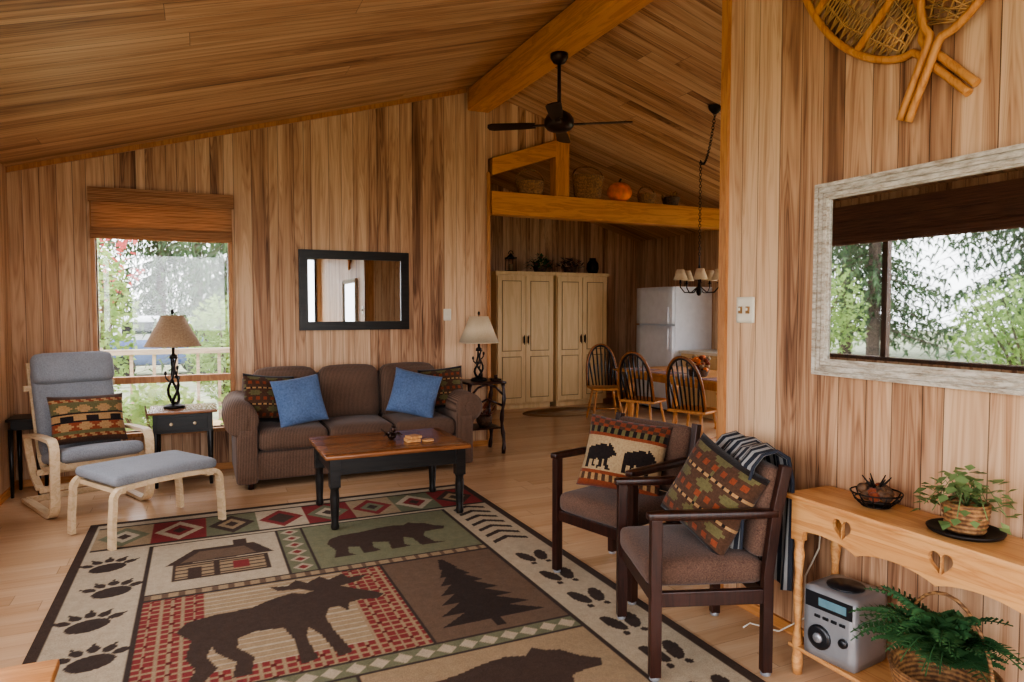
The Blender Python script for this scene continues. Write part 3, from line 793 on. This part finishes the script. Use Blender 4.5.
def handle(b,r,h0,hh,c=(0,0,0),m=0,ax=0,rad=.006):
    P=[]
    for i in range(15):
        a=pi*i/14; e=r*math.cos(a); P.append((c[0]+(e if ax==0 else 0),c[1]+(0 if ax==0 else e),c[2]+h0+hh*math.sin(a)))
    b.tube(P,rad,6,m)
def frond(b,M,L,m,nl=16,wd=.055):
    pts=[]
    for i in range(nl+1):
        q=i/nl; pts.append(Vector((L*q*(1-.15*q),0,L*(.75*q-.85*q*q))))
    b.tube(pts,.002,4,m,M=M,caps=False)
    for i in range(1,nl):
        q=i/nl; w=wd*math.sin(pi*min(1,q*.85+.12))
        for s_ in (-1,1):
            p=pts[i]; d=Vector((.35,s_*1,-.25)).normalized()*w
            b.add([p,p+d*.5+Vector((.010,0,.004)),p+d,p+d*.5-Vector((.008,0,0))],[(0,1,2,3)],m,M)
b=B(); basket(b,.12,.16,.17,m=0); handle(b,.155,.16,.27,ax=1,rad=.006)
for k in range(76):
    a=k*2.399; L=random.uniform(.20,.34)*(1 if math.cos(a)<.3 else .58); M=T4((.02*math.cos(a),.02*math.sin(a),.18+random.random()*.06),RZ(a)@RY(-random.uniform(.1,1.0)))
    frond(b,M,L,1)
b.done('fern_in_wicker_basket',[mWick,mLeafD],(2.24,1.42,.127),normals=False)
b=B(); b.lathe([(0,0),(.095,0),(.11,.006),(.115,.016),(.109,.018),(.095,.008),(0,.006)],(0,0,0),28,2)
basket(b,.055,.07,.09,(0,0,.008),0)
for k in range(150):
    a=random.random()*2*pi; r=random.uniform(.0,.13); z=.12+random.random()*.11-r*.6
    if r*math.cos(a)>.09: continue
    M=T4((r*math.cos(a),r*math.sin(a),z),RZ(a)@RY(random.uniform(-.6,.9))); s_=random.uniform(.7,1.2)
    b.add([(0,0,0),(.018*s_,-.018*s_,.004),(.042*s_,0,0),(.018*s_,.018*s_,.004)],[(0,1,2,3)],1,M)
for k in range(9):
    a=k*.7; r_=.12 if math.cos(a)<.5 else .07; b.tube([(0,0,.09),(r_/2*math.cos(a),r_/2*math.sin(a),.17),(r_*math.cos(a),r_*math.sin(a),.08)],.0018,4,1)
b.done('ivy_in_wicker_pot',[mWick,mLeafI,mIron],(2.33,1.42,.751),normals=False)
b=B()
for r,z in ((.05,.005),(.075,.03),(.09,.055)): b.tube([(r*math.cos(2*pi*i/20),r*math.sin(2*pi*i/20),z) for i in range(20)],.003,5,0,closed=True)
for k in range(12):
    a=2*pi*k/12; b.tube([(.05*math.cos(a),.05*math.sin(a),.005),(.078*math.cos(a),.078*math.sin(a),.03),(.09*math.cos(a),.09*math.sin(a),.055)],.0025,5,0)
b.lathe([(0,.004),(.05,.004),(.05,.008),(0,.008)],(0,0,0),16,0)
for k in range(16):
    a=k*2.4; r=.05*math.sqrt(k/16); b.ell((r*math.cos(a),r*math.sin(a),.045+.01*(k%3)),(.022,.022,.02),1+(k%4==0),10,6)
for k in range(6):
    a=k*1.1; b.tube([(0,0,.05),(.03*math.cos(a),.03*math.sin(a),.09),(.05*math.cos(a),.05*math.sin(a),.115)],[.006,.004,.002],5,0)
b.done('wire_bowl_of_pinecones',[mIron,mWickD,mRust],(2.34,1.76,.751))
b=B(); b.tube([(2.472,2.12,.6),(2.470,2.13,.45),(2.470,2.20,.30),(2.45,2.18,.12),(2.42,2.30,.012),(2.36,2.42,.012),(2.30,2.40,.012)],.004,6); b.done('white_power_cord',[mWhiteP])

b=B(); b.rbox((-.66,1.72,.585),(.64,.70,.032),.01,n=4)
b.box(-.93,-.39,1.42,2.02,.50,.57)
for X in (-.92,-.40):
    for Y in (1.43,2.01): b.box(X-.025,X+.025,Y-.025,Y+.025,.0125,.57)
b.done('wooden_side_table',[mPineX],bevel=.003)

# ------------------------------------------------------------------ ceiling fan
b=B(); FX,FY=2.78,5.10
b.lathe([(.0,3.63),(.075,3.63),(.075,3.60),(.05,3.56),(.015,3.545)],(FX,FY,0),20)
b.cyl((FX,FY,3.15),(FX,FY,3.57),.016)
b.lathe([(.02,3.22),(.03,3.17),(.10,3.13),(.125,3.09),(.125,3.04),(.10,3.01),(.05,2.99),(.0,2.985)],(FX,FY,0),26)
for k in range(4):
    a=math.radians(-33+90*k); M=T4((FX,FY,3.05),RZ(a))
    b.box(.10,.22,-.018,.018,-.006,.004,0,M)
    M2=M@T4((0,0,0),RX(.18))
    b.prism([(.20,-.045),(.30,-.055),(.56,-.062),(.60,-.045),(.61,0),(.60,.045),(.56,.062),(.30,.055),(.20,.045)],'z',-.004,.004,0,M2)
b.done('ceiling_fan',[mBronze])

# ------------------------------------------------------------------ dining area
DX=.14
b=B(); b.rbox((5.21+DX,6.38,.735),(.98,2.14,.034),.014,n=6); b.box(4.83+DX,5.59+DX,5.5,7.26,.64,.718)
for X in (4.86+DX,5.56+DX):
    for Y in (5.52,7.24): b.lathe([(.025,0),(.035,.04),(.025,.10),(.045,.25),(.035,.45),(.045,.55),(.03,.6),(.042,.64)],(X,Y,0),14)
b.done('dining_table',[mOak])
def windsor(loc,rz):
    b=B()
    b.rbox((0,0,.445),(.44,.42,.035),.015,n=6,m=0)
    for sx in (-1,1):
        for sy in (-1,1):
            p0=Vector((sx*.21,sy*.21,0)); p1=Vector((sx*.14,sy*.14,.43))
            b.tube([p0+(p1-p0)*q for q in (0,.15,.35,.6,.75,1)],[.011,.016,.019,.014,.018,.013],8,0)
        b.cyl((sx*.185,-.185,.16),(sx*.185,.185,.16),.009,m=0,n=8)
    b.cyl((-.185,0,.16),(.185,0,.16),.009,m=0,n=8)
    def hp(a,k=1): 
        x=.21*math.cos(a)*k*(1.0+.12*math.sin(a)); z=.46+.56*math.sin(a)**.75*(1 if k==1 else .97) if math.sin(a)>0 else .46
        return (x,.175+.13*(z-.46)/.54*1.0,z)
    A=[pi*i/24 for i in range(25)]
    b.tube([hp(a) for a in A],.014,8,2)
    b.tube([hp(a,.91) for a in A],.014,8,1)
    for k in range(7):
        x=-.15+.05*k; a=math.acos(max(-1,min(1,x*1.15/.205))); top=hp(a,.92)
        b.tube([(x*.85,.17,.46),((x*.85+top[0])/2,(.17+top[1])/2,(.46+top[2])/2),top],[.008,.013,.008],6,1)
    return b.done('windsor_dining_chair',[mOak,mBlackW,mOakD],loc,rz)
windsor((4.60+DX,6.60,0),pi/2+.5); windsor((4.62+DX,5.72,0),pi/2+.4); windsor((5.0,7.85,0),-.35); windsor((5.98+DX,6.5,0),-pi/2)
b=B(); basket(b,.09,.12,.07)
for k in range(40):
    a=random.random()*6.28; r=random.random()*.14; b.ell((r*math.cos(a),r*math.sin(a),.08+random.random()*.14),(.03,.03,.025),1+k%3,8,6)
b.done('autumn_centrepiece',[mWickD,mPump,mRust,mCream],(5.12,6.10,.753))
for yy in (6.6,5.7,7.1):
    b=B(); b.box(-.16,.16,-.20,.20,0,.002); b.done('placemat',[mRust],(5.08,yy,.753))
b=B(); cx,cy=5.20,6.20; 
b.lathe([(.0,1.66),(.02,1.67),(.035,1.71),(.02,1.76),(.012,1.82),(.03,1.88),(.02,1.94),(.008,2.02),(.006,2.1)],(cx,cy,0),14)
for k in range(5):
    a=2*pi*k/5+.3; c_,s_=math.cos(a),math.sin(a)
    b.tube([(cx+c_*r,cy+s_*r,z) for r,z in ((.02,1.76),(.09,1.70),(.17,1.70),(.22,1.76),(.22,1.80))],.007,6)
    b.lathe([(.0,0),(.03,.004),(.012,.01),(.01,.06)],(cx+c_*.22,cy+s_*.22,1.80),10)
    b.lathe([(.082,.04),(.042,.16),(.040,.16),(.080,.04)],(cx+c_*.22,cy+s_*.22,1.80),16,1)
def chain(b,P0,P1,sag,n):
    P0=Vector(P0);P1=Vector(P1)
    pts=[P0.lerp(P1,i/n)-Vector((0,0,sag*4*(i/n)*(1-i/n))) for i in range(n+1)]
    for i in range(n):
        c=(pts[i]+pts[i+1])/2; d=(pts[i+1]-pts[i]); L=d.length*.62; d=d.normalized()
        u=d.orthogonal().normalized(); u=Matrix.Rotation(pi/2*(i%2),3,d)@u
        b.tube([c+d*L*math.cos(q)+u*.013*math.sin(q) for q in [2*pi*j/10 for j in range(10)]],.0035,5,0,closed=True)
zt=zc(cx); chain(b,(cx,cy,2.09),(cx,cy,zt-.02),0,34)
cpx,cpy=4.46,5.12; chain(b,(cx,cy,zt-.02),(cpx,cpy,zc(cpx)-.05),.18,36)
b.tube([(cx,cy,zt+.0),(cx,cy,zt-.03)],.006,6)
b.lathe([(.008,-.07),(.03,-.055),(.06,-.02),(.065,.01)],(cpx,cpy,zc(cpx)),18)
b.done('chandelier',[mIron,mShadeF])

def cabinet(name,xa,xb):
    b=B(); ya=9.30; zt=2.03
    b.box(xa,xb,ya,9.88,.08,zt,0); b.box(xa+.03,xb-.03,ya+.05,9.88,0,.08,0)
    b.box(xa-.02,xb+.02,ya-.03,9.88,zt,zt+.05,0)
    mid=(xa+xb)/2
    for (p,q) in ((xa+.015,mid-.004),(mid+.004,xb-.015)):
        b.box(p,q,ya-.02,ya-.001,.10,zt-.02,0)
        w=.07
        for (z0,z1) in ((.10+w,.80),(.88,zt-.02-w)):
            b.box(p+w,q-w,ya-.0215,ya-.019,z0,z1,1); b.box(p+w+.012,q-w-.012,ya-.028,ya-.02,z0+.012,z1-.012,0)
    for s_ in (-1,1): b.cyl((mid+s_*.035,ya-.05,.98),(mid+s_*.035,ya-.05,1.12),.006,m=2,n=8); b.cbox((mid+s_*.035,ya-.035,1.05),(.01,.03,.1),m=2)
    return b.done(name,[mCab,mCabD,mIron],bevel=.003)
cabinet('pantry_cabinet',4.02,4.98); cabinet('pantry_cabinet',5.03,5.95)
b=B(); b.box(-.07,.07,-.07,.07,0,.02); b.box(-.07,.07,-.07,.07,.2,.22)
for sx in(-1,1):
    for sy in(-1,1): b.cyl((sx*.06,sy*.06,.02),(sx*.06,sy*.06,.2),.006,n=6)
b.lathe([(.07,.22),(.0,.29)],(0,0,0),4); b.cyl((0,0,.02),(0,0,.12),.03,m=1); handle(b,.04,.27,.05); b.done('lantern',[mIron,mCream],(4.35,9.5,2.081))
def greenery(name,loc,mats,w=.3,h=.16,n=90):
    b=B(); basket(b,.08,.11,.09)
    for k in range(n):
        a=random.random()*6.28; r=random.random()**.6*w; z=.07+random.random()*h*(1-r/w*.6)
        M=T4((r*math.cos(a),r*math.sin(a)*.6,z),RZ(a)@RY(random.uniform(-1,.6))); s_=random.uniform(.8,1.5)
        b.add([(0,0,0),(.025*s_,-.02*s_,.004),(.06*s_,0,0),(.025*s_,.02*s_,.004)],[(0,1,2,3)],1+(k%5==0),M)
    b.done(name,mats,loc,normals=False)
greenery('dried_flower_basket',(4.85,9.5,2.081),[mWickD,mLeafD,mRust],.22,.22,140)
greenery('dried_flower_basket',(5.38,9.5,2.081),[mWickD,mBrn,mRust],.22,.20,140)
b=B(); b.lathe([(0,0),(.07,0),(.10,.08),(.09,.17),(.05,.22),(.055,.25),(.05,.25),(.0,.24)],(0,0,0),20); b.done('dark_jug',[mIron],(5.80,9.5,2.081))
b=B(); fx,fy0,fy1=6.20,7.97,8.85
b.box(fx+.06,6.93,fy0,fy1,.03,1.84,0); b.box(fx+.10,6.9,fy0+.03,fy1-.03,0,.03,1)
b.rbox((fx+.03,(fy0+fy1)/2,.66),(.06,fy1-fy0,1.22),.012,n=4); b.rbox((fx+.03,(fy0+fy1)/2,1.565),(.06,fy1-fy0,.55),.012,n=4)
b.rbox((fx-.02,fy0+.07,1.42),(.03,.03,.24),.01,n=4); b.rbox((fx-.02,fy0+.07,1.08),(.03,.03,.30),.01,n=4)
b.done('refrigerator',[mWhite,mDkPl])
b=B(); b.box(6.34,6.92,6.95,7.93,.08,.88,0); b.box(6.40,6.92,6.95,7.93,0,.08,0); b.box(6.31,6.92,6.93,7.95,.88,.92,1)
for k in range(2): b.box(6.32,6.34,6.98+k*.48,7.42+k*.48,.12,.85,0)
b.done('kitchen_counter',[mCab,mWhiteP],bevel=.003)
b=B(); 
for k in range(6): 
    r=.55-.09*k; b.lathe([(0,.001+.001*k),(r,.001+.001*k),(r,.008+.001*k),(0,.009+.001*k)],(0,0,0),32,k%2,sx=1.25,sy=.7)
b.done('oval_braided_rug',[mTan,mCream],(4.9,8.75,0))
def bask(name,x,r,h,m,hd,sx=1.0):
    b=B(); basket(b,r*.8,r,h,sx=sx,sy=min(1,.075/r+.25)); 
    if hd: handle(b,r*sx,h,hd,rad=.009)
    b.done(name,[m],(x,6.99,2.802))
bask('wicker_basket',3.44,.14,.14,mWick,.14,1.25)
bask('wicker_basket',4.20,.18,.26,mWick,.12,1.15)
bask('wicker_basket',5.03,.10,.11,mWick,.10,1.2)
b=B(); b.ell((0,0,.115),(.165,.13,.12),0,36,14,f=lambda a,ph:1-.07*abs(math.sin(a*5)))
b.tube([(0,0,.22),(.0,.0,.25),(.02,0,.275)],[.018,.012,.012],8,1); b.done('pumpkin',[mPump,mStem],(4.64,6.99,2.798))
greenery('dried_flower_basket',(5.40,6.99,2.802),[mWickD,mTan,mRust],.12,.10,40)

# ------------------------------------------------------------------ exterior
b=B(); b.box(-60,60,-60,80,-.52,-.5); b.done('lawn_ground',[mGrass])
def conifer_mesh(h,seed):
    random.seed(seed); b=B(); b.tube([(0,0,0),(0,0,h*.5),(0,0,h)],[.012*h+.05,.009*h+.03,.01],7,0)
    lv=int(h*5)
    for i in range(lv):
        z=h*(.10+.88*i/lv); R=(h-z)*.24+.15
        for k in range(8):
            a=random.random()*6.28; dr=R*random.uniform(.7,1.1); tip=Vector((dr*math.cos(a),dr*math.sin(a),z-.32*dr)); base=Vector((0,0,z+.05))
            b.tube([base,tip],[.012,.004],3,0,caps=False)
            for q in range(8):
                c=base.lerp(tip,.15+.85*q/7)
                for e in range(2):
                    d=Vector((random.uniform(-1,1),random.uniform(-1,1),random.uniform(-1.3,-.3))).normalized()*random.uniform(.2,.42)
                    s_=d.cross(Vector((random.uniform(-.3,.3),random.uniform(-.3,.3),1))).normalized()*.045
                    b.add([c-s_,c+s_,c+d],[(0,1,2)],1)
    return b
def tree(b,name,mats,loc,rz=0,sc=1):
    o=b.done(name,mats,loc,rz,weld=False,normals=False); o.scale=(sc,)*3; return o
c1=conifer_mesh(10,1); c2=conifer_mesh(13,2)
first=tree(c1,'conifer_tree',[mBark,mCon],(-4.4,29,-.5)); sec=tree(c2,'conifer_tree',[mBark,mCon],(2.2,30,-.5))
def inst(src,name,loc,rz,sc):
    o=bpy.data.objects.new(name,src.data); S.collection.objects.link(o); o.location=loc; o.rotation_euler=(0,0,rz); o.scale=(sc,)*3
for i,(x,y,s_) in enumerate([(-9,34,1.1),(-5,40,1.3),(0,42,1.4),(-1.4,33,1.2),(-16,16,1.1),(-14.5,9,1.0),(-21,12,1.3),(-20,5,1.2),(-27,17,1.5),(-28,9,1.5),(-22,22,1.3),(-18,27,1.3),(.85,19.0,.9)]):
    inst(first if i%2 else sec,'conifer_tree',(x,y,-.5),i*1.3,s_)
def shrub(name,loc,R,H,n,m,seed,leaf=.09):
    random.seed(seed); b=B()
    for k in range(7):
        a=k*.9; b.tube([(0,0,0),(R*.3*math.cos(a),R*.3*math.sin(a),H*.45),(R*.7*math.cos(a),R*.7*math.sin(a),H*.85)],[.04,.025,.008],5,0)
    for k in range(n):
        a=random.random()*6.28; ph=math.acos(random.uniform(-1,1)); r=random.random()**.4
        c=Vector((R*r*math.sin(ph)*math.cos(a),R*r*math.sin(ph)*math.sin(a),H*.6+H*.45*r*math.cos(ph)))
        Rm=Matrix.Rotation(random.random()*6.28,3,'X')@Matrix.Rotation(random.random()*6.28,3,'Z'); s_=leaf*random.uniform(.6,1.2)
        b.add([c+Rm@Vector(p) for p in ((-s_,0,0),(0,-s_*.5,0),(s_,0,0),(0,s_*.5,0))],[(0,1,2,3)],1)
    return b.done(name,[mBark,m],loc,weld=False,normals=False)
shrub('red_maple_tree',(-2.5,17.4,-.5),1.6,7.0,1000,mRed,3,.10)
shrub('green_shrub',(-.45,8.6,-.5),.55,1.15,1500,mBroad,4,.05)
shrub('green_shrub',(.75,8.6,-.5),.55,1.35,1500,mBroad,5,.05)
shrub('green_shrub',(-1.55,12.4,-.5),.7,3.0,2200,mBroad,6,.06)
shrub('green_shrub',(.45,13.4,-.5),.7,2.2,2400,mBroad,11,.06)
shrub('green_shrub',(-8.5,12.2,-.5),1.5,3.2,2600,mBroad,8)
shrub('green_shrub',(-9.5,7.6,-.5),1.5,2.6,2600,mBroad,9)
b=B()
for k in range(20): b.box(-3+k*.27,-2.96+k*.27,10.4,10.43,-.4,.90)
b.box(-3.1,2.4,10.36,10.48,.90,.97); b.box(-3.1,2.4,10.39,10.45,-.1,-.04)
for x in (-3,-1.2,.6,2.3): b.box(x-.05,x+.05,10.37,10.47,-.5,1.0)
b.done('deck_railing',[mDeck])
b=B()
b.rbox((0,0,.75),(3.2,1.6,.8),.15,n=6,m=0); b.rbox((-.3,0,1.4),(1.8,1.5,.85),.2,n=6,m=1); b.box(-1.0,.4,-.78,.78,1.3,1.65,2)
for sx in (-1.0,1.0):
    for sy in (-.75,.75): b.cyl((sx,sy-.1,.33),(sx,sy+.1,.33),.33,m=3,n=20)
b.done('parked_pickup_truck',[mPaint,mPaintW,mGlassD,mRub],(-1.1,23.5,-.5),.12)

# ------------------------------------------------------------------ light
w=bpy.data.worlds.new('World'); S.world=w; w.use_nodes=True; nt=w.node_tree; bg=nt.nodes['Background']
tc=nt.nodes.new('ShaderNodeTexCoord'); sp=nt.nodes.new('ShaderNodeSeparateXYZ'); nt.links.new(tc.outputs['Generated'],sp.inputs[0])
rp=nt.nodes.new('ShaderNodeValToRGB'); nt.links.new(sp.outputs[2],rp.inputs[0])
rp.color_ramp.elements[0].position=0; rp.color_ramp.elements[0].color=(.95,.95,.99,1); rp.color_ramp.elements[1].position=.8; rp.color_ramp.elements[1].color=(.90,.92,1,1)
nt.links.new(rp.outputs[0],bg.inputs[0]); bg.inputs[1].default_value=8.3
def portal(name,loc,rot,sx,sy):
    L=bpy.data.lights.new(name,'AREA'); L.shape='RECTANGLE'; L.size=sx; L.size_y=sy; L.cycles.is_portal=True
    o=bpy.data.objects.new(name,L); S.collection.objects.link(o); o.location=loc; o.rotation_euler=rot
portal('window_daylight_portal',(-.265,7.09,1.45),(-pi/2,0,0),1.07,2.1)
portal('window_daylight_portal',(XL-.14,4.31,1.76),(0,-pi/2,0),1.48,2.62)
portal('window_daylight_portal',(XL-.14,.6,1.40),(0,-pi/2,0),2.2,3.6)
portal('window_daylight_portal',(XR+.14,5.05,1.43),(0,pi/2,0),1.85,3.5)
portal('window_daylight_portal',(.575,-1.74,1.35),(pi/2,0,0),3.55,2.5)

# ------------------------------------------------------------------ camera
cd=bpy.data.cameras.new('Camera'); cd.lens=24.0; cd.sensor_width=36; cd.clip_start=.05; cd.clip_end=300
cam=bpy.data.objects.new('Camera',cd); S.collection.objects.link(cam)
cam.location=(0,0,1.5); cam.rotation_euler=(math.radians(90-2.6),0,math.radians(-24.7)); S.camera=cam
try: S.view_settings.look='AgX - Medium High Contrast'
except Exception: pass
